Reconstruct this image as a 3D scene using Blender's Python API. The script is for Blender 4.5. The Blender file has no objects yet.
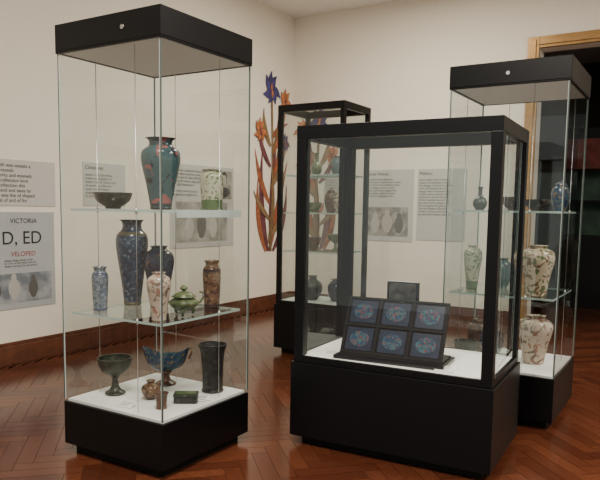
import bpy, bmesh, math, random
from mathutils import Vector, Matrix
random.seed(7)
C=bpy.context.scene.collection

# ---------------------------------------------------------------- materials
def newmat(name):
    m=bpy.data.materials.new(name); m.use_nodes=True
    nt=m.node_tree; b=nt.nodes['Principled BSDF']; return m,nt,b
def plain(name,col,rough=.5,metal=0,bump=0,bscale=60,var=0,spec=None,emit=0):
    m,nt,b=newmat(name)
    b.inputs['Base Color'].default_value=(*col,1); b.inputs['Roughness'].default_value=rough
    b.inputs['Metallic'].default_value=metal
    if spec is not None: b.inputs['Specular IOR Level'].default_value=spec
    tc=nt.nodes.new('ShaderNodeTexCoord'); n=nt.nodes.new('ShaderNodeTexNoise')
    n.inputs['Scale'].default_value=bscale; n.inputs['Detail'].default_value=4
    nt.links.new(tc.outputs['Object'],n.inputs['Vector'])
    if var:
        r=nt.nodes.new('ShaderNodeValToRGB')
        r.color_ramp.elements[0].color=(*[c*(1-var) for c in col],1)
        r.color_ramp.elements[1].color=(*[min(1,c*(1+var)) for c in col],1)
        r.color_ramp.elements[0].position=.3; r.color_ramp.elements[1].position=.7
        nt.links.new(n.outputs['Fac'],r.inputs['Fac']); nt.links.new(r.outputs['Color'],b.inputs['Base Color'])
    if bump:
        bp=nt.nodes.new('ShaderNodeBump'); bp.inputs['Strength'].default_value=bump; bp.inputs['Distance'].default_value=.01
        nt.links.new(n.outputs['Fac'],bp.inputs['Height']); nt.links.new(bp.outputs['Normal'],b.inputs['Normal'])
    return m
def glass(name,tint,refl=.9,f0=.035):
    m=bpy.data.materials.new(name); m.use_nodes=True; nt=m.node_tree
    nt.nodes.clear()
    out=nt.nodes.new('ShaderNodeOutputMaterial'); mix=nt.nodes.new('ShaderNodeMixShader')
    tr=nt.nodes.new('ShaderNodeBsdfTransparent'); gl=nt.nodes.new('ShaderNodeBsdfGlossy')
    tr.inputs['Color'].default_value=(*tint,1); gl.inputs['Roughness'].default_value=.015
    gl.inputs['Color'].default_value=(.9,.95,.93,1)
    lw=nt.nodes.new('ShaderNodeLayerWeight'); lw.inputs['Blend'].default_value=.5
    p=nt.nodes.new('ShaderNodeMath'); p.operation='POWER'; p.inputs[1].default_value=4.5
    q=nt.nodes.new('ShaderNodeMath'); q.operation='MULTIPLY_ADD'; q.inputs[1].default_value=refl; q.inputs[2].default_value=f0
    nt.links.new(lw.outputs['Facing'],p.inputs[0]); nt.links.new(p.outputs[0],q.inputs[0])
    nt.links.new(q.outputs[0],mix.inputs['Fac']); nt.links.new(tr.outputs[0],mix.inputs[1]); nt.links.new(gl.outputs[0],mix.inputs[2])
    nt.links.new(mix.outputs[0],out.inputs['Surface'])
    return m
def glaze(name,base,c2,c3,scale=18,t2=.55,t3=.62,rough=.22,bands=None,bandcol=(.1,.1,.1),vsc=None):
    """glazed ceramic / cloisonne: base + blotches + flower dots; bands = list of (z0,z1)"""
    m,nt,b=newmat(name); b.inputs['Roughness'].default_value=rough
    tc=nt.nodes.new('ShaderNodeTexCoord')
    n=nt.nodes.new('ShaderNodeTexNoise'); n.inputs['Scale'].default_value=scale; n.inputs['Detail'].default_value=3; n.inputs['Distortion'].default_value=1.2
    nt.links.new(tc.outputs['Object'],n.inputs['Vector'])
    def step(src,t,w=.02):
        r=nt.nodes.new('ShaderNodeMapRange'); r.inputs['From Min'].default_value=t-w; r.inputs['From Max'].default_value=t+w
        nt.links.new(src,r.inputs['Value']); return r.outputs['Result']
    def mixc(f,a,bc):
        x=nt.nodes.new('ShaderNodeMix'); x.data_type='RGBA'
        nt.links.new(f,x.inputs[0])
        if isinstance(a,tuple): x.inputs[6].default_value=(*a,1)
        else: nt.links.new(a,x.inputs[6])
        x.inputs[7].default_value=(*bc,1); return x.outputs[2]
    c=mixc(step(n.outputs['Fac'],t2),base,c2)
    v=nt.nodes.new('ShaderNodeTexNoise'); v.inputs['Scale'].default_value=vsc or scale*1.7; v.inputs['Detail'].default_value=1
    mp=nt.nodes.new('ShaderNodeMapping'); mp.inputs['Location'].default_value=(3.1,5.7,1.3)
    nt.links.new(tc.outputs['Object'],mp.inputs['Vector']); nt.links.new(mp.outputs[0],v.inputs['Vector'])
    c=mixc(step(v.outputs['Fac'],t3),c,c3)
    if bands:
        sp=nt.nodes.new('ShaderNodeSeparateXYZ'); nt.links.new(tc.outputs['Object'],sp.inputs[0])
        for z0,z1 in bands:
            g=nt.nodes.new('ShaderNodeMath'); g.operation='COMPARE'; g.inputs[1].default_value=(z0+z1)/2; g.inputs[2].default_value=(z1-z0)/2
            nt.links.new(sp.outputs['Z'],g.inputs[0]); c=mixc(g.outputs[0],c,bandcol)
    nt.links.new(c,b.inputs['Base Color']); return m

M={}
M['wall']=plain('cream_wall_paint',(.80,.735,.62),.85,bump=.05,bscale=90,var=.015)
M['ceil']=plain('ceiling_paint',(.86,.84,.79),.9,bump=.03,var=.01)
M['black']=plain('black_lacquered_wood',(.003,.003,.0035),.38,bscale=40,bump=.01,spec=.25)
M['blackm']=plain('black_matte',(.005,.005,.005),.6,spec=.2)
M['deck']=plain('white_deck_board',(.84,.83,.80),.6,var=.02,bscale=8)
M['under']=plain('hood_diffuser',(.78,.78,.74),.6)
M['glass']=glass('clear_glass',(.93,.955,.945),.95,.06)
M['shelfg']=glass('shelf_glass',(.80,.88,.85),.9,.09)
M['edge']=plain('glass_edge_green',(.42,.52,.48),.2)
M['edged']=plain('glass_edge_dark',(.07,.09,.08),.25)
M['edgel']=plain('glass_edge_light',(.50,.56,.53),.25)
M['steel']=plain('brushed_steel',(.55,.55,.55),.3,1)
M['base']=plain('baseboard_wood',(.105,.034,.016),.4,var=.3,bscale=12)
M['gold']=plain('gilded_wood',(.34,.19,.06),.35,.4,var=.15,bscale=20)
M['card']=plain('label_card',(.8,.79,.75),.7)
M['ink']=plain('black_ink',(.015,.015,.015),.7)
M['ink2']=plain('grey_ink',(.07,.07,.07),.7)
M['red']=plain('red_ink',(.30,.03,.04),.7)
M['panel']=plain('poster_grey',(.50,.49,.45),.7,var=.01)
M['panel2']=plain('poster_greyblue',(.38,.40,.39),.7,var=.04,bscale=5)

# wood floor material (random per plank)
m,nt,b=newmat('parquet_wood'); M['parq']=m
g=nt.nodes.new('ShaderNodeNewGeometry'); r=nt.nodes.new('ShaderNodeValToRGB')
r.color_ramp.elements[0].color=(.078,.021,.010,1); r.color_ramp.elements[1].color=(.150,.045,.020,1)
nt.links.new(g.outputs['Random Per Island'],r.inputs['Fac'])
tc=nt.nodes.new('ShaderNodeTexCoord'); n=nt.nodes.new('ShaderNodeTexNoise'); n.inputs['Scale'].default_value=30; n.inputs['Detail'].default_value=5
nt.links.new(tc.outputs['Object'],n.inputs['Vector'])
mx=nt.nodes.new('ShaderNodeMix'); mx.data_type='RGBA'; mx.blend_type='MULTIPLY'; mx.inputs[0].default_value=.5
nt.links.new(r.outputs['Color'],mx.inputs[6]); nt.links.new(n.outputs['Fac'],mx.inputs[7])
nt.links.new(mx.outputs[2],b.inputs['Base Color']); b.inputs['Roughness'].default_value=.17
M['under_floor']=plain('subfloor_dark',(.03,.012,.006),.6)

# ---------------------------------------------------------------- mesh builder
class MB:
    def __init__(s,mats): s.bm=bmesh.new(); s.mats=mats
    def mi(s,k): 
        if k not in s.mats: s.mats.append(k)
        return s.mats.index(k)
    def box(s,x0,x1,y0,y1,z0,z1,k,mat=None):
        vs=[s.bm.verts.new(Vector(p)) for p in [(x0,y0,z0),(x1,y0,z0),(x1,y1,z0),(x0,y1,z0),(x0,y0,z1),(x1,y0,z1),(x1,y1,z1),(x0,y1,z1)]]
        if mat is not None:
            for v in vs: v.co=mat@v.co
        i=s.mi(k)
        for f in [(0,3,2,1),(4,5,6,7),(0,1,5,4),(1,2,6,5),(2,3,7,6),(3,0,4,7)]:
            s.bm.faces.new([vs[j] for j in f]).material_index=i
    def quad(s,pts,k):
        f=s.bm.faces.new([s.bm.verts.new(Vector(p)) for p in pts]); f.material_index=s.mi(k)
    def lathe(s,prof,k,seg=40,c=(0,0,0),sx=1,sy=1,fn=None):
        i=s.mi(k); rings=[]
        for (r,z) in prof:
            ring=[]
            for a in range(seg):
                t=2*math.pi*a/seg; rr=r*(fn(t,z) if fn else 1)
                ring.append(s.bm.verts.new((c[0]+rr*math.cos(t)*sx,c[1]+rr*math.sin(t)*sy,c[2]+z)))
            rings.append(ring)
        for a,b_ in zip(rings,rings[1:]):
            for j in range(seg):
                f=s.bm.faces.new((a[j],a[(j+1)%seg],b_[(j+1)%seg],b_[j])); f.material_index=i; f.smooth=True
        f=s.bm.faces.new(list(reversed(rings[0]))); f.material_index=i
        f=s.bm.faces.new(rings[-1]); f.material_index=i
    def tube(s,pts,r,k,seg=8):
        i=s.mi(k); pts=[Vector(p) for p in pts]; rings=[]
        for n_,p in enumerate(pts):
            t=(pts[min(n_+1,len(pts)-1)]-pts[max(n_-1,0)]).normalized()
            u=t.cross(Vector((0,0,1)));
            if u.length<.05: u=t.cross(Vector((0,1,0)))
            u.normalize(); w=t.cross(u)
            rr=r[n_] if isinstance(r,(list,tuple)) else r
            rings.append([s.bm.verts.new(p+rr*(math.cos(2*math.pi*a/seg)*u+math.sin(2*math.pi*a/seg)*w)) for a in range(seg)])
        for a,b_ in zip(rings,rings[1:]):
            for j in range(seg):
                f=s.bm.faces.new((a[j],a[(j+1)%seg],b_[(j+1)%seg],b_[j])); f.material_index=i; f.smooth=True
        for q in (rings[0],rings[-1]): s.bm.faces.new(q).material_index=i
    def done(s,name,loc=(0,0,0),rot=(0,0,0),parent=None,bevel=0,recalc=True):
        if recalc: bmesh.ops.recalc_face_normals(s.bm,faces=s.bm.faces)
        me=bpy.data.meshes.new(name); s.bm.to_mesh(me); s.bm.free()
        for k in s.mats: me.materials.append(M[k] if isinstance(k,str) else k)
        o=bpy.data.objects.new(name,me); C.objects.link(o); o.location=loc; o.rotation_euler=rot
        if parent: o.parent=parent
        if bevel:
            bv=o.modifiers.new('bevel','BEVEL'); bv.width=bevel; bv.segments=2; bv.limit_method='ANGLE'
        return o
def empty(name,loc,rz=0):
    e=bpy.data.objects.new(name,None); C.objects.link(e); e.location=loc; e.rotation_euler=(0,0,rz); e.empty_display_size=.2; return e
def boxobj(name,x0,x1,y0,y1,z0,z1,k,parent=None,bevel=0):
    cx,cy,cz=(x0+x1)/2,(y0+y1)/2,(z0+z1)/2
    b=MB([k]); b.box(x0-cx,x1-cx,y0-cy,y1-cy,z0-cz,z1-cz,k); return b.done(name,(cx,cy,cz),parent=parent,bevel=bevel)
def smooth_prof(P,n=5):
    out=[]
    for i in range(len(P)-1):
        p0=P[max(i-1,0)];p1=P[i];p2=P[i+1];p3=P[min(i+2,len(P)-1)]
        for k in range(n):
            t=k/n
            q=[.5*((2*p1[d])+(-p0[d]+p2[d])*t+(2*p0[d]-5*p1[d]+4*p2[d]-p3[d])*t*t+(-p0[d]+3*p1[d]-3*p2[d]+p3[d])*t**3) for d in (0,1)]
            out.append((max(q[0],.001),q[1]))
    out.append(P[-1]); return out

# ---------------------------------------------------------------- room
WX=-4.75; WY=7.48; H=3.80; EX=3.2; SY=-2.0
boxobj('wall_left',WX-.15,WX,SY,WY+.15,0,H,'wall')
DX0,DX1,DH=-1.61,.30,3.06
b=MB(['wall'])
b.box(WX,DX0,WY,WY+.2,0,H,'wall'); b.box(DX1,EX,WY,WY+.2,0,H,'wall'); b.box(DX0,DX1,WY,WY+.2,DH,H,'wall')
b.done('wall_right')
boxobj('ceiling',WX-.15,EX,SY,12.2,H,H+.12,'ceil')
boxobj('floor',WX-.15,EX,SY,12.2,-.1,-.003,'under_floor')
w=.085; nn=5; L=w*nn
bm=bmesh.new(); gap=.0012; ca=math.cos(math.pi/4)
def plank(x0,y0,x1,y1):
    P=[((x0+gap),(y0+gap)),((x1-gap),(y0+gap)),((x1-gap),(y1-gap)),((x0+gap),(y1-gap))]
    Q=[(ca*(x-y)-1.0,ca*(x+y)-1.0) for x,y in P]
    if any(not(WX+.0<x<EX and SY<y<12.1) for x,y in Q):
        if all(not(WX<x<EX and SY<y<12.1) for x,y in Q): return
        Q=[(min(max(x,WX+.001),EX),min(max(y,SY),12.1)) for x,y in Q]
    vs=[bm.verts.new((x,y,0)) for x,y in Q]
    try: bm.faces.new(vs)
    except: pass
for k in range(-160,260):
    for p in range(-40,41):
        ox=k*w-p*L; oy=k*w+p*L
        wx=ca*(ox-oy)-1; wy=ca*(ox+oy)-1
        if WX-1<wx<EX+1 and SY-1<wy<13:
            plank(ox,oy,ox+L,oy+w); plank(ox+L,oy-(nn-1)*w,ox+L+w,oy+w)
me=bpy.data.meshes.new('floor_parquet'); bm.to_mesh(me); bm.free(); me.materials.append(M['parq'])
o=bpy.data.objects.new('floor_parquet',me); C.objects.link(o)

def baseboard(name,x0,x1,y0,y1):
    b=MB(['base']); b.box(x0,x1,y0,y1,0,.15,'base')
    if x1-x0<y1-y0: b.box(x0,x0+(x1-x0)*.6,y0,y1,.15,.18,'base')
    else: b.box(x0,x1,y1-(y1-y0)*.6,y1,.15,.18,'base')
    b.done(name,bevel=.004)
baseboard('baseboard_left',WX,WX+.025,SY,WY)
baseboard('baseboard_right',WX+.025,DX0-.12,WY-.025,WY)
baseboard('baseboard_right_far',DX1+.12,EX,WY-.025,WY)
b=MB(['gold'])
for (a0,a1) in [(DX0-.12,DX0),(DX1,DX1+.12)]:
    b.box(a0,a1,WY-.04,WY,0,DH+.12,'gold')
    b.box(a0+.03,a1-.03,WY-.055,WY-.04,0,DH+.09,'gold')
b.box(DX0,DX1,WY-.04,WY,DH,DH+.12,'gold'); b.box(DX0-.0,DX1,WY-.055,WY-.04,DH+.03,DH+.09,'gold')
b.done('trim_doorway',bevel=.004)
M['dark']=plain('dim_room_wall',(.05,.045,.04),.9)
M['crim']=plain('crimson_cloth',(.11,.02,.015),.8,var=.4,bscale=9)
M['greenc']=plain('dark_green_fabric',(.03,.07,.045),.7,var=.4,bscale=6)
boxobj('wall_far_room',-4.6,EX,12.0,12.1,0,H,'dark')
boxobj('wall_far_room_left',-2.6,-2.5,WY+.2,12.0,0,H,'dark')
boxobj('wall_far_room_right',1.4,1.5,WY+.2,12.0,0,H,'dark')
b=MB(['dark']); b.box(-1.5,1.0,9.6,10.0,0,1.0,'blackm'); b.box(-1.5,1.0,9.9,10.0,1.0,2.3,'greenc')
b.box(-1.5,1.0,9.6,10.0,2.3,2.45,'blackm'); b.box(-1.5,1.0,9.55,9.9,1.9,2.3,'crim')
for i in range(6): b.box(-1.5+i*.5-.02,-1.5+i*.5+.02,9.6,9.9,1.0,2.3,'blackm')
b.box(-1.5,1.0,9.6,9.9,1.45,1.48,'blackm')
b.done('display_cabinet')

# ---------------------------------------------------------------- cases
def pane(b,p0,p1,z0,z1):
    (x0,y0),(x1,y1)=p0,p1
    b.quad([(x0,y0,z0),(x1,y1,z0),(x1,y1,z1),(x0,y0,z1)],'glass')
def shelf(name,par,hw,hd,z,t=.012,rail=False):
    b=MB(['shelfg'])
    b.quad([(-hw,-hd,0),(hw,-hd,0),(hw,hd,0),(-hw,hd,0)],'shelfg')
    for a in [((-hw,-hd),(hw,-hd)),((hw,-hd),(hw,hd)),((hw,hd),(-hw,hd)),((-hw,hd),(-hw,-hd))]:
        (x0,y0),(x1,y1)=a
        b.quad([(x0,y0,0),(x1,y1,0),(x1,y1,-t),(x0,y0,-t)],'edge')
    if rail: b.box(hw+.001,hw+.005,-hd+.1,hd,-.035,.003,'edgel')
    return b.done(name,(0,0,z),parent=par,recalc=False)
def card(parent,loc,rz,w=.09,d=.05):
    b=MB(['card']); 
    Rm=Matrix.Rotation(math.radians(20),4,'X'); b.box(-w/2,w/2,-d/2,d/2,.009,.012,'card',Rm); b.box(-w/2+.01,w/2-.01,d/2-.012,d/2-.004,0,.018,'card')
    for i in range(3): b.box(-w/2+.01,w/2-.01-.01*i,.012-i*.012,.015-i*.012,.012,.0124,'ink2',Rm)
    return b.done('label_card',loc,(0,0,rz),parent=parent)
def frameless(name,x0,x1,y0,y1,h,deck,hood,shelves,label=(0,0),rail=False):
    cx,cy=(x0+x1)/2,(y0+y1)/2; hw,hd=(x1-x0)/2,(y1-y0)/2
    e=empty(name,(cx,cy,0))
    b=MB(['black']); b.box(-hw,hw,-hd,hd,.05,deck-.012,'black'); b.box(-hw+.04,hw-.04,-hd+.04,hd-.04,0,.05,'blackm')
    b.done('plinth',parent=e,bevel=.003)
    b=MB(['deck']); b.box(-hw+.015,hw-.015,-hd+.015,hd-.015,deck-.012,deck,'deck'); b.done('deck',parent=e)
    b=MB(['black']); b.box(-hw-.006,hw+.006,-hd-.006,hd+.006,h-hood+.01,h,'black')
    for q in [(-hw-.006,hw+.006,-hd-.006,-hd+.012),(-hw-.006,hw+.006,hd-.012,hd+.006),(-hw-.006,-hw+.012,-hd+.012,hd-.012),(hw-.012,hw+.006,-hd+.012,hd-.012)]:
        b.box(q[0],q[1],q[2],q[3],h-hood,h-hood+.01,'black')
    b.box(-hw+.02,hw-.02,-hd+.02,hd-.02,h-hood+.002,h-hood+.0099,'under')
    b.done('hood',parent=e,bevel=.003)
    b=MB(['steel']); b.tube([(label[0],-hd-.006,h-hood/2),(label[0],-hd-.012,h-hood/2)],.011,'steel',16); b.done('lock',parent=e)
    zt=h-hood
    b=MB(['glass']); i=.004
    P=[(-hw+i,-hd+i),(hw-i,-hd+i),(hw-i,hd-i),(-hw+i,hd-i)]
    for a in range(4): pane(b,P[a],P[(a+1)%4],deck,zt)
    b.done('glass_panes',parent=e,recalc=False)
    b=MB(['edged'])
    for (px,py) in P: 
        sx=1 if px>0 else -1; sy=1 if py>0 else -1
        b.box(px-.003,px+.003,py-.003,py+.003,deck,zt,'edged')
        b.box(min(px-sx*.0035,px-sx*.007),max(px-sx*.0035,px-sx*.007),py-.002,py+.002,deck,zt,'edgel')
    b.done('glass_corner_joints',parent=e)
    for j,z in enumerate(shelves):
        shelf('shelf_%d'%(j+1),e,hw-.035,hd-.035,z,rail=rail and j==0)
    b=MB(['steel'])
    for px,py in [(-hw+.05,-hd+.20),(hw-.05,hd-.2),(-hw+.2,hd-.04),(hw-.2,-hd+.04)]:
        b.tube([(px,py,deck),(px,py,zt)],.0018,'steel',6)
        for z in shelves: b.tube([(px,py,z-.02),(px,py,z+.008)],.006,'steel',10)
    b.done('suspension_cables',parent=e)
    return e
def framed(name,near,wd,dp,rz,h,deck,post,top,shelves):
    """near = plan position of corner (+x,-y)"""
    R=Matrix.Rotation(rz,3,'Z'); c=Vector((near[0],near[1],0))+R@Vector((-wd/2,dp/2,0))
    e=empty(name,(c.x,c.y,0),rz); hw,hd=wd/2,dp/2
    b=MB(['black']); b.box(-hw-.012,hw+.012,-hd-.012,hd+.012,.05,deck-.035,'black'); b.box(-hw+.04,hw-.04,-hd+.04,hd-.04,0,.05,'blackm'); b.done('plinth',parent=e,bevel=.003)
    b=MB(['deck']); b.box(-hw+.01,hw-.01,-hd+.01,hd-.01,deck-.035,deck,'deck'); b.done('deck',parent=e)
    b=MB(['black'])
    for sx in (-1,1):
        for sy in (-1,1):
            xs=sorted((sx*hw,sx*(hw-post))); ys=sorted((sy*hd,sy*(hd-post)))
            b.box(xs[0],xs[1],ys[0],ys[1],deck-.034,h-top,'black')
    for q in [(-hw,hw,-hd,-hd+post),(-hw,hw,hd-post,hd),(-hw,-hw+post,-hd+post,hd-post),(hw-post,hw,-hd+post,hd-post)]:
        b.box(q[0],q[1],q[2],q[3],h-top,h,'black')
    for q in [(-hw+post,hw-post,-hd,-hd+.02),(-hw+post,hw-post,hd-.02,hd),(-hw,-hw+.02,-hd+post,hd-post),(hw-.02,hw,-hd+post,hd-post)]:
        b.box(q[0],q[1],q[2],q[3],deck-.034,deck+.002,'black')
    b.done('frame',parent=e,bevel=.002)
    b=MB(['glass']); i=.012
    P=[(-hw+i,-hd+i),(hw-i,-hd+i),(hw-i,hd-i),(-hw+i,hd-i)]
    for a in range(4): pane(b,P[a],P[(a+1)%4],deck,h-top)
    b.quad([(-hw+.02,-hd+.02,h-.01),(hw-.02,-hd+.02,h-.01),(hw-.02,hd-.02,h-.01),(-hw+.02,hd-.02,h-.01)],'glass')
    b.done('glass_panes',parent=e,recalc=False)
    for j,z in enumerate(shelves): shelf('shelf_%d'%(j+1),e,hw-post-.005,hd-post-.005,z)
    return e
SH1,SH2,DK=1.285,.75,.29
LX,LY=-.055,.085
RX,RY=-.075,.10
lc=frameless('glass_display_case',-2.74+LX,-2.04+LX,2.11+LY,2.79+LY,2.19,DK,.14,[SH1,SH2],(.12,0),True)
frameless('glass_display_case',-1.31+RX,-.61+RX,3.90+RY,4.60+RY,2.19,.33,.14,[1.31,.79],(0,0))
cc=framed('framed_vitrine_case',(-.795,3.04),1.075,.66,math.radians(3),1.74,.50,.055,.07,[])
framed('framed_vitrine_case',(-2.57,4.84),.66,.5,0,2.2,.48,.04,.06,[.93,1.27,1.60])

# ---------------------------------------------------------------- ceramics
def vase(name,loc,h,rmax,shape,mat,extra=None,seg=40):
    S={
     'shoulder':[(.50,0),(.56,.02),(.55,.06),(.70,.30),(.92,.58),(1,.72),(.93,.82),(.66,.88),(.58,.92),(.62,.97),(.78,1)],
     'meiping':[(.55,0),(.6,.02),(.62,.1),(.78,.4),(.97,.66),(1,.78),(.88,.88),(.55,.94),(.50,.97),(.6,1)],
     'ovoid':[(.50,0),(.55,.02),(.62,.06),(.86,.25),(1,.5),(.95,.72),(.72,.86),(.52,.91),(.5,.95),(.68,1)],
     'slim':[(.8,0),(.86,.02),(.84,.08),(.92,.35),(1,.7),(.95,.82),(.72,.88),(.68,.93),(.86,1)],
     'beaker':[(.72,0),(.78,.03),(.72,.08),(.74,.4),(.82,.8),(1,.97),(1,1)],
     'flat':[(.88,0),(.92,.03),(.90,.1),(.95,.4),(1,.75),(.95,.86),(.75,.93),(.78,.97),(.92,1)],
     'globe':[(.4,0),(.5,.04),(.85,.25),(1,.5),(.85,.72),(.45,.84),(.36,.9),(.5,1)],
     'bowl':[(.4,0),(.42,.12),(.55,.22),(.85,.5),(.98,.85),(1,1)],
     'tazza':[(.55,0),(.58,.05),(.35,.12),(.2,.25),(.18,.42),(.35,.52),(.8,.68),(.98,.9),(1,1)],
     'jar':[(.6,0),(.64,.04),(.9,.3),(1,.55),(.85,.75),(.6,.8),(.62,.84),(.5,.92),(.15,.96),(.12,1)],
     'gourd':[(.5,0),(.6,.03),(.95,.2),(1,.35),(.75,.5),(.35,.6),(.28,.75),(.3,.9),(.42,1)]}
    P=smooth_prof(S[shape],5); P=[(r*rmax,z*h) for r,z in P]
    if shape!='jar':
        rt,zt=P[-1]; t=min(.006,rt*.2)
        inner=[(rt-t,zt)]
        for (r,z) in reversed(P[:-1]):
            if z<h*.5 and shape not in('bowl','tazza'): break
            if z<h*.55 and shape=='tazza': break
            if z<h*.2: break
            inner.append((max(r-t,.002),z))
        inner.append((.001,inner[-1][1])); P=P+inner
    P=[(.001,0)]+P
    b=MB([mat]); b.lathe(P,mat,seg)
    if extra: extra(b,h,rmax)
    return b.done(name,loc,recalc=True)
G={
 'teal':glaze('celadon_teal_glaze',(.07,.12,.13),(.10,.16,.15),(.20,.06,.07),14,.56,.66),
 'teal2':glaze('teal_cloisonne',(.045,.085,.095),(.02,.018,.025),(.26,.09,.09),9,.58,.64,bands=[(.0,.03),(.315,.33)],bandcol=(.03,.045,.05)),
 'cream':glaze('cream_floral_glaze',(.48,.40,.29),(.17,.10,.05),(.12,.14,.07),22,.55,.60),
 'cream2':glaze('ivory_satsuma_glaze',(.48,.38,.30),(.16,.11,.08),(.30,.14,.10),19,.56,.62),
 'creamgreen':glaze('ivory_green_band_glaze',(.42,.40,.29),(.24,.26,.15),(.12,.16,.08),30,.58,.6,bands=[(0,.055)],bandcol=(.08,.12,.045)),
 'navy':glaze('navy_cloisonne',(.012,.018,.048),(.03,.055,.11),(.13,.15,.19),34,.54,.64,bands=[(.0,.02),(.39,.41)],bandcol=(.10,.08,.05)),
 'navy2':glaze('midnight_cloisonne',(.012,.014,.036),(.02,.03,.07),(.12,.06,.05),26,.56,.66),
 'bluegrey':glaze('bluewhite_porcelain',(.20,.22,.24),(.06,.08,.12),(.08,.11,.16),60,.5,.58,bands=[(.0,.012),(.185,.2)],bandcol=(.05,.06,.12)),
 'brown':glaze('brown_lustre_glaze',(.17,.09,.05),(.08,.04,.025),(.28,.17,.09),26,.54,.62,bands=[(0,.02),(.2,.215)],bandcol=(.05,.025,.02)),
 'green':glaze('moss_green_glaze',(.11,.14,.06),(.06,.08,.035),(.2,.18,.08),20,.54,.64,rough=.35),
 'dgreen':glaze('bronze_green_glaze',(.028,.036,.024),(.014,.02,.014),(.07,.07,.045),25,.54,.64,rough=.4),
 'char':glaze('charcoal_glaze',(.028,.025,.024),(.014,.013,.013),(.06,.055,.045),20,.54,.64,rough=.35),
 'rust':glaze('rust_glaze',(.10,.04,.022),(.04,.02,.014),(.2,.1,.05),20,.54,.64,rough=.35),
 'blue':glaze('cobalt_turquoise_glaze',(.016,.04,.085),(.04,.08,.10),(.16,.11,.06),24,.54,.62),
}
def LV_(x,y,z): return (x+LX,y+LY,z)
def RV_(x,y,z): return (x+RX,y+RY,z)
# --- left case, upper shelf
e1=SH1+.001
vase('charcoal_low_dish',LV_(-2.60,2.335,e1),.085,.10,'bowl',G['char'])
vase('teal_floral_vase',LV_(-2.275,2.353,e1),.355,.098,'shoulder',G['teal2'])
vase('ivory_green_vase',LV_(-2.19,2.65,e1),.215,.062,'flat',G['creamgreen'])
# --- lower shelf
e2=SH2+.001
vase('blue_and_white_vase',LV_(-2.635,2.27,e2),.23,.043,'slim',G['bluegrey'])
vase('navy_cloisonne_vase',LV_(-2.645,2.51,e2),.475,.088,'shoulder',G['navy'])
vase('navy_cloisonne_vase',LV_(-2.48,2.55,e2),.335,.082,'meiping',G['navy2'])
vase('cream_dragon_vase',LV_(-2.16,2.215,e2),.235,.058,'meiping',G['cream2'])
vase('brown_lustre_vase',LV_(-2.23,2.70,e2),.26,.05,'slim',G['brown'])
def censer(b,h,r):
    for sx in (-1,1):
        pts=[(sx*r*.8,0,h*.50),(sx*r*1.12,0,h*.55),(sx*r*1.35,0,h*.75),(sx*r*1.3,0,h*.95),(sx*r*1.1,0,h*.98)]
        b.tube(pts,.006,G['green'])
    for a in range(3):
        t=a*2.094+.5
        b.tube([(r*.5*math.cos(t),r*.5*math.sin(t),h*.35),(r*.75*math.cos(t),r*.75*math.sin(t),h*.15),(r*.65*math.cos(t),r*.65*math.sin(t),.006)],[.014,.01,.008],G['green'])
    b.lathe(smooth_prof([(r*.8,h*.76),(r*.6,h*.9),(r*.25,h*.98),(.008,h*1.02),(.02,h*1.1),(.012,h*1.2),(.002,h*1.24)]),G['green'],24)
def censer_obj(name,loc,h,r,mat):
    b=MB([mat]); P=smooth_prof([(.001,h*.2),(r*.5,h*.22),(r*.95,h*.42),(r,h*.58),(r*.72,h*.72),(r*.9,h*.78),(r*.82,h*.79)])
    b.lathe(P,mat,32); censer(b,h,r); return b.done(name,loc)
o=censer_obj('green_incense_burner',LV_(-2.165,2.40,e2),.125,.072,G['green']); o.rotation_euler[2]=math.radians(35)
# --- deck
e3=DK+.001
vase('green_tazza',LV_(-2.585,2.32,e3),.20,.092,'tazza',G['dgreen'])
def boat(name,loc,rz,mat,mat2,Lx=.13,Wy=.065,h=.12):
    b=MB([mat,mat2]); 
    P=smooth_prof([(.001,.075),(.35,.08),(.75,.105),(.95,.14),(1,.165),(.95,.165),(.7,.115),(.3,.09),(.001,.088)],4)
    b.lathe([(r*Lx,z) for r,z in P],mat,40,sy=Wy/Lx)
    b.bm.verts.ensure_lookup_table()
    for v in b.bm.verts: 
        k=(abs(v.co.x)/Lx)**3; v.co.z+=k*.035*(v.co.z-.07)/.095*1.4
    b.lathe(smooth_prof([(.001,0),(.055,0),(.055,.01),(.03,.025),(.022,.05),(.035,.078),(.001,.08)],4),mat2,32)
    b.tube([(Lx*.98,0,.20),(Lx*1.12,0,.215),(Lx*1.15,0,.19),(Lx*1.02,0,.15)],.006,mat2)
    return b.done(name,loc,(0,0,rz))
boat('boat_shaped_bowl',LV_(-2.50,2.62,e3),math.radians(30),G['blue'],G['rust'])
vase('small_brown_cup',LV_(-2.20,2.27,e3),.08,.036,'beaker',G['rust'])
vase('charcoal_trumpet_vase',LV_(-2.19,2.66,e3),.265,.078,'beaker',G['char'])
vase('globular_pot',LV_(-2.36,2.36,e3),.10,.05,'globe',G['brown'])
b=MB([G['green']]); b.box(-.06,.06,-.035,.035,.004,.034,G['char']); b.box(-.062,.062,-.037,.037,.035,.05,G['dgreen']); b.box(-.05,.05,-.025,.025,.050,.053,G['creamgreen']); b.box(-.05,.05,-.028,.028,0,.004,'blackm')
b.done('lidded_trinket_box',LV_(-2.17,2.42,e3),(0,0,.6),bevel=.003)

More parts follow.
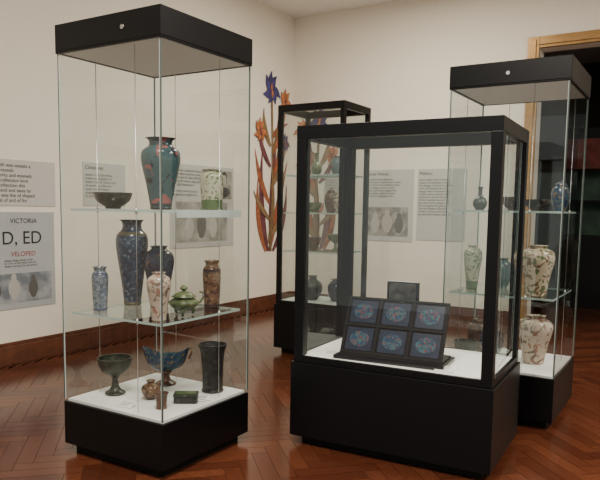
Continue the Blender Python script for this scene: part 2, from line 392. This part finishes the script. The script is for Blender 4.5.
# --- right case
r1,r2,r3=1.311,.791,.331
vase('cream_floral_vase',RV_(-.77,4.06,r2),.31,.10,'meiping',G['cream'])
vase('cream_floral_vase',RV_(-.80,4.23,r3),.31,.11,'meiping',G['cream2'])
vase('ivory_slim_vase',RV_(-1.20,4.15,r2),.29,.06,'meiping',G['creamgreen'])
vase('teal_ovoid_vase',RV_(-1.05,4.35,r2),.2,.055,'ovoid',G['teal'])
vase('dark_bowl',RV_(-.80,4.10,r1),.07,.08,'bowl',G['char'])
vase('cobalt_jar',RV_(-.72,4.42,r1),.20,.06,'jar',G['blue'])
vase('bronze_gourd_vase',RV_(-1.16,4.12,r1),.15,.045,'gourd',G['dgreen'])
vase('rust_footed_bowl',RV_(-1.0,4.3,r1),.09,.07,'bowl',G['rust'])
vase('bronze_deep_bowl',RV_(-1.2,4.08,r3),.12,.08,'bowl',G['dgreen'])
vase('dark_globe_vase',RV_(-1.08,4.25,r3),.22,.08,'globe',G['navy2'])
vase('rust_covered_jar',RV_(-1.22,4.40,r3),.24,.07,'jar',G['rust'])
# --- back framed case
q=[.481,.931,1.271,1.601]
vase('green_bottle_vase',(-2.98,5.1,q[3]),.20,.05,'gourd',G['green'])
vase('teal_squat_vase',(-2.75,5.05,q[3]),.16,.05,'ovoid',G['teal'])
vase('green_bowl',(-2.98,5.05,q[2]),.09,.08,'bowl',G['green'])
vase('ivory_small_vase',(-2.72,5.05,q[2]),.18,.045,'ovoid',G['cream'])
vase('rust_jar',(-2.87,5.18,q[2]),.22,.06,'jar',G['rust'])
vase('rust_bowl',(-2.97,5.03,q[1]),.12,.08,'bowl',G['rust'])
vase('green_pedestal_dish',(-2.76,5.08,q[1]),.15,.075,'tazza',G['green'])
vase('charcoal_globe_vase',(-2.97,5.05,q[0]),.22,.09,'globe',G['char'])
vase('navy_ovoid_vase',(-2.75,5.1,q[0]),.2,.08,'ovoid',G['navy2'])

# --- lacquer panel with cloisonne plaques in the centre vitrine
M['lacq']=plain('black_lacquer_gloss',(.006,.006,.009),.18)
M['plaqb']=plain('plaque_field',(.012,.02,.042),.25,var=.3,bscale=40)
M['tile']=plain('tile_picture',(.05,.05,.05),.3,var=.9,bscale=22)
G['plq']=glaze('plaque_enamel',(.016,.042,.085),(.04,.11,.12),(.14,.045,.05),45,.52,.58)
e=empty('lacquer_plaque_display',(-1.37,3.22,.501),math.radians(6))
b=MB(['lacq']); b.box(-.30,.30,-.15,.12,0,.02,'lacq'); b.box(-.28,.28,-.14,.11,.02,.028,'lacq'); b.done('stand_base',parent=e,bevel=.003)
R=Matrix.Translation((0,-.09,.03))@Matrix.Rotation(math.radians(-25),4,'X')
b=MB(['lacq'])
W2,HH=.275,.31
b.box(-W2,W2,0,.015,0,HH,'lacq',R)
for i in range(4):
    x=-W2+i*(2*W2)/3; b.box(x-.007,x+.007,-.008,0,0,HH,'blackm',R)
for j in range(3):
    z=j*HH/2; b.box(-W2-.007,W2+.007,-.0085,0,z-.006,z+.006,'blackm',R)
b.done('panel',parent=e,bevel=.0015)
b=MB(['plaqb'])
for i in range(3):
    for j in range(2):
        cx=-W2+(i+.5)*2*W2/3; cz=(j+.5)*HH/2
        b.box(cx-.074,cx+.074,-.004,-.0005,cz-.062,cz+.062,'plaqb',R)
        vs=[b.bm.verts.new(R@Vector((cx+.055*math.cos(t*math.pi/16),-.0055,cz+.042*math.sin(t*math.pi/16)))) for t in range(32)]
        b.bm.faces.new(vs).material_index=b.mi(G['plq'])
b.done('plaques',parent=e)
b=MB(['lacq']); b.box(-.20,-.17,.06,.10,.028,.22,'lacq'); b.box(.17,.20,.06,.10,.028,.22,'lacq'); b.done('easel_back',parent=e)
b=MB(['lacq']); b.box(-.09,.09,.11,.13,.0,.41,'lacq'); b.box(-.075,.075,.105,.11,.30,.40,'tile'); b.done('upright_tile',parent=e,bevel=.002)
card(cc,(-.36,-.22,.501),.1); card(cc,(.28,-.24,.501),.1)
card(lc,(0.02,-.25,DK+.001),.1); card(lc,(.27,.05,DK+.001),1.0,.07,.045)

# ---------------------------------------------------------------- posters
def poster(name,wall,s,z0,z1,w,k,items):
    h=z1-z0; b=MB([k]); b.box(0,w,0,h,0,.006,k)
    if wall=='L': loc=(WX+.001,s,z0); rot=(math.pi/2,0,math.pi/2)
    else: loc=(s,WY-.001,z0); rot=(math.pi/2,0,0)
    dz=0
    for it in items:
        if it[0]=='box': _,x,y,ww,hh,kk=it; b.box(x,x+ww,y,y+hh,.006,.0075,kk)
        if it[0]=='disc':
            _,x,y,rx,ry,kk=it; dz+=.00005
            vs=[b.bm.verts.new((x+rx*math.cos(t*math.pi/10),y+ry*math.sin(t*math.pi/10),.0078+dz)) for t in range(20)]
            b.bm.faces.new(vs).material_index=b.mi(kk)
    o=b.done(name,loc,rot,recalc=False)
    for n_,it in enumerate(items):
        if it[0]=='text':
            _,x,y,size,txt,kk=it
            cu=bpy.data.curves.new('print_%d'%n_,'FONT'); cu.body=txt; cu.size=size; cu.space_line=.95
            cu.materials.append(M[kk]); t=bpy.data.objects.new('print_%d'%n_,cu); C.objects.link(t); t.parent=o; t.location=(x,y,.0085)
    return o
def photo_mat(name,seed,a=(.02,.02,.02),c=(.4,.39,.36),sc=5):
    m,nt,b=newmat(name); tc=nt.nodes.new('ShaderNodeTexCoord'); mp=nt.nodes.new('ShaderNodeMapping'); mp.inputs['Location'].default_value=(seed,seed*2,0)
    n=nt.nodes.new('ShaderNodeTexNoise'); n.inputs['Scale'].default_value=sc; n.inputs['Detail'].default_value=7
    r=nt.nodes.new('ShaderNodeValToRGB'); r.color_ramp.elements[0].position=.4; r.color_ramp.elements[1].position=.62
    r.color_ramp.elements[0].color=(*a,1); r.color_ramp.elements[1].color=(*c,1)
    nt.links.new(tc.outputs['Object'],mp.inputs[0]); nt.links.new(mp.outputs[0],n.inputs['Vector']); nt.links.new(n.outputs['Fac'],r.inputs[0]); nt.links.new(r.outputs[0],b.inputs['Base Color'])
    b.inputs['Roughness'].default_value=.6; return m
M['ph1']=photo_mat('archive_photo_a',1.3,(.22,.21,.19),(.40,.38,.34)); M['ph2']=photo_mat('archive_photo_b',4.1,(.16,.15,.13),(.34,.32,.28),9); M['ph3']=photo_mat('archive_photo_c',7.7,(.14,.16,.18),(.33,.35,.35),7)
M['figure']=plain('photo_dark_tone',(.10,.095,.085),.6); M['suit']=plain('photo_suit_tone',(.03,.03,.03),.6); M['skin']=plain('photo_light_tone',(.38,.35,.31),.6); M['pale']=plain('photo_pale_tone',(.42,.40,.36),.6)
words="the collection of eastern ceramics and enamels was gathered for display in the gallery and shown with works by makers of the period whose craft and design shaped a taste for vessels of this kind".split()
def para(nl,nc,seed):
    """nl lines of at most nc characters"""
    rr=random.Random(seed); out=[]
    for _ in range(nl):
        s=rr.choice(words)
        while True:
            nx=rr.choice(words)
            if len(s)+1+len(nx)>nc: break
            s+=' '+nx
        out.append(s)
    return "\n".join(out)
def sitter(x,y,s,k='suit'):
    return [('disc',x,y+.05*s,.095*s,.05*s,k),('disc',x,y+.19*s,.045*s,.065*s,k),('disc',x,y+.175*s,.036*s,.05*s,'skin')]
def potpic(x,y,s,k='pale'):
    return [('disc',x,y+.09*s,.05*s,.08*s,k),('disc',x,y+.18*s,.025*s,.03*s,k),('disc',x,y+.02*s,.03*s,.02*s,k)]
poster('wall_text_panel','L',2.78,1.29,1.66,.90,'panel',[('text',.03,.31,.042,para(8,38,1),'ink')])
poster('wall_text_panel','L',2.78,.45,1.24,.88,'panel2',[('text',.46,.70,.055,'VICTORIA','ink'),('text',.38,.53,.15,'D, ED','ink'),('text',.46,.43,.055,'VELOPED','red'),('box',.04,.05,.80,.24,'ph3'),('box',.06,.40,.28,.28,'ph2'),('text',.40,.39,.024,para(3,34,21),'ink')]+potpic(.16,.08,1)+potpic(.32,.08,.9,'figure')+potpic(.48,.08,1)+potpic(.66,.08,.9,'figure'))
poster('wall_text_panel','L',3.98,1.30,1.69,.50,'panel',[('text',.02,.33,.05,'Cloisonne','ink'),('text',.02,.27,.034,para(7,25,2),'ink2')])
poster('wall_text_panel','L',5.10,.86,1.76,1.08,'panel',[('text',.03,.82,.04,para(5,30,3),'ink'),('text',.03,.60,.04,para(2,30,13),'ink'),('box',.08,.06,.88,.44,'ph1'),('box',.76,.54,.28,.32,'ph2')]+sitter(.90,.56,1.15)+potpic(.3,.1,1.4)+potpic(.5,.1,1.6,'figure')+potpic(.7,.1,1.4))
poster('wall_text_panel','R',-3.68,.92,1.80,.68,'panel',[('text',.02,.81,.055,'Enamel Wares','ink'),('text',.02,.75,.036,para(7,32,5),'ink'),('box',.06,.06,.56,.36,'ph2')]+potpic(.18,.1,1.2)+potpic(.34,.1,1.4,'pale')+potpic(.5,.1,1.2,'figure'))
poster('wall_text_panel','R',-2.95,.95,1.80,.60,'panel',[('text',.02,.78,.055,'Makers','ink'),('text',.02,.71,.036,para(13,28,6),'ink')])
poster('wall_text_panel','R',-4.25,1.25,1.80,.42,'panel',[('text',.02,.48,.045,'Design','ink'),('text',.02,.42,.034,para(8,20,8),'ink')])

# ---------------------------------------------------------------- painted iris wall decals (cut vinyl)
M['leafA']=plain('vinyl_leaf_rust',(.30,.09,.035),.6,var=.45,bscale=14)
M['leafB']=plain('vinyl_leaf_plum',(.13,.035,.045),.6,var=.5,bscale=10)
M['leafC']=plain('vinyl_leaf_olive',(.22,.14,.06),.6,var=.3,bscale=10)
M['petal']=plain('vinyl_petal_violet',(.035,.03,.14),.6,var=.6,bscale=14)
M['petal2']=plain('vinyl_petal_orange',(.44,.14,.045),.6,var=.4,bscale=20)
M['outl']=plain('vinyl_outline_dark',(.03,.015,.015),.6)
def decal(name,wall,s0,scale,flip=1,seed=1):
    b=MB([]); cnt=[0]
    def bez(p,n=14):
        out=[]
        for i in range(n+1):
            t=i/n; out.append(tuple((1-t)**2*p[0][d]+2*t*(1-t)*p[1][d]+t*t*p[2][d] for d in (0,1)))
        return out
    def blade0(p,w,k,sharp=1):
        cnt[0]+=1; d=.001+.0002*cnt[0]
        pts=bez(p); Lf=[];Rt=[]
        for i,(x,y) in enumerate(pts):
            a=pts[max(i-1,0)];c=pts[min(i+1,len(pts)-1)]
            tx,ty=c[0]-a[0],c[1]-a[1]; l=math.hypot(tx,ty) or 1; nx,ny=-ty/l,tx/l
            t=i/(len(pts)-1); ww=w*(.25+.75*math.sin(math.pi*min(1,t*1.05+.08)) if sharp else 1)
            if i==len(pts)-1 and sharp: ww=.002
            Lf.append((x+nx*ww,y+ny*ww));Rt.append((x-nx*ww,y-ny*ww))
        for i in range(len(pts)-1):
            b.quad([(flip*q[0]*scale,q[1]*scale,d) for q in (Lf[i],Rt[i],Rt[i+1],Lf[i+1])],k)
    def blade(p,w,k,sharp=1):
        blade0(p,w+.006,'outl',sharp); blade0(p,w,k,sharp)
    LV=[((0,0),(-.25,.7),(-.12,1.35),.045,'leafB'),((.03,0),(.25,.7),(.42,1.15),.05,'leafA'),((.05,0),(.02,.8),(.22,1.75),.04,'leafB'),
        ((-.05,0),(-.30,.4),(-.22,.95),.042,'leafA'),((.1,0),(.42,.35),(.40,.85),.045,'leafB'),((0,.1),(.15,.5),(.06,1.15),.04,'leafC'),
        ((.02,.6),(-.22,.85),(-.30,1.25),.04,'leafA'),((.06,.9),(.30,1.2),(.22,1.55),.042,'leafA'),((.05,.2),(.2,.3),(.34,.55),.04,'leafC'),
        ((.08,1.2),(.28,1.5),(.40,1.95),.04,'leafA'),((.03,1.3),(-.15,1.5),(-.12,1.75),.04,'leafC'),((.03,.8),(.25,.95),(.42,1.45),.04,'leafC'),
        ((.02,.4),(-.2,.55),(-.33,.75),.035,'leafC'),((.05,1.4),(.2,1.55),(.42,1.62),.035,'leafA'),((.03,1.05),(-.15,1.2),(-.28,1.55),.035,'leafB')]
    for (a,c,e_,w_,k) in LV: blade((a,c,e_),w_,k)
    blade(((.05,0),(.10,1.0),(.04,1.9)),.014,'leafC',0)
    blade(((.07,1.2),(.15,1.5),(.3,1.7)),.012,'leafC',0)
    FL=[(.04,1.98,1.05,'petal'),(.35,1.86,.85,'petal2'),(-.20,1.46,.75,'petal2'),(.34,1.36,.6,'petal')]
    for (cx,cy,sc,col) in FL:
        for ang,ln,w_,k in [(90,.22,.05,'p'),(60,.2,.05,'p'),(125,.2,.05,'p'),(200,.19,.05,'p'),(340,.19,.05,'p'),(245,.17,.045,'p'),(295,.17,.045,'p'),(270,.09,.02,'petal2'),(90,.08,.018,'petal2')]:
            if k=='p': k=col
            elif col=='petal2': k='leafB'
            a=math.radians(ang); e_=(cx+ln*sc*math.cos(a),cy+ln*sc*math.sin(a)); mm=(cx+ln*.5*sc*math.cos(a+.5),cy+ln*.5*sc*math.sin(a+.5))
            blade(((cx,cy),mm,e_),w_*sc,k)
    if wall=='L': loc=(WX+.001,s0,.75); rot=(math.pi/2,0,math.pi/2)
    else: loc=(s0,WY-.001,.75); rot=(math.pi/2,0,0)
    return b.done(name,loc,rot,recalc=False)
decal('iris_wall_decal','L',6.92,1.03,1)
decal('iris_wall_decal','R',-4.30,.85,-1)

# ---------------------------------------------------------------- lights
def area(name,loc,size,power,col=(1,.92,.80),rot=(0,0,0)):
    l=bpy.data.lights.new(name,'AREA'); l.size=size; l.energy=power; l.color=col; l.shape='SQUARE'
    o=bpy.data.objects.new(name,l); C.objects.link(o); o.location=loc; o.rotation_euler=rot; return o
area('ceiling_lamp',(-1.0,1.0,3.75),.9,225)
area('ceiling_lamp',(1.4,4.0,3.75),.9,200)
area('ceiling_lamp',(-2.6,5.6,3.75),.7,100)
area('far_room_lamp',(-.5,8.8,3.7),.5,8)
wd=bpy.data.worlds.new('world'); bpy.context.scene.world=wd; wd.use_nodes=True
wd.node_tree.nodes['Background'].inputs[0].default_value=(1,.97,.92,1); wd.node_tree.nodes['Background'].inputs[1].default_value=.68

# ---------------------------------------------------------------- camera (cropped photograph: small lens shift)
f=650; hz=65; th=math.radians(31.6); pitch=math.atan(hz/f); roll=math.radians(.9)
cd=bpy.data.cameras.new('camera'); cam=bpy.data.objects.new('camera',cd); C.objects.link(cam)
cd.sensor_width=36; cd.lens=f/600*36; cd.clip_start=.05; cd.shift_y=(hz-31)/600
R=Matrix.Rotation(th,4,'Z')@Matrix.Rotation(math.pi/2-pitch,4,'X')@Matrix.Rotation(roll,4,'Z')
cam.matrix_world=Matrix.Translation((0,0,1.3))@R
bpy.context.scene.camera=cam
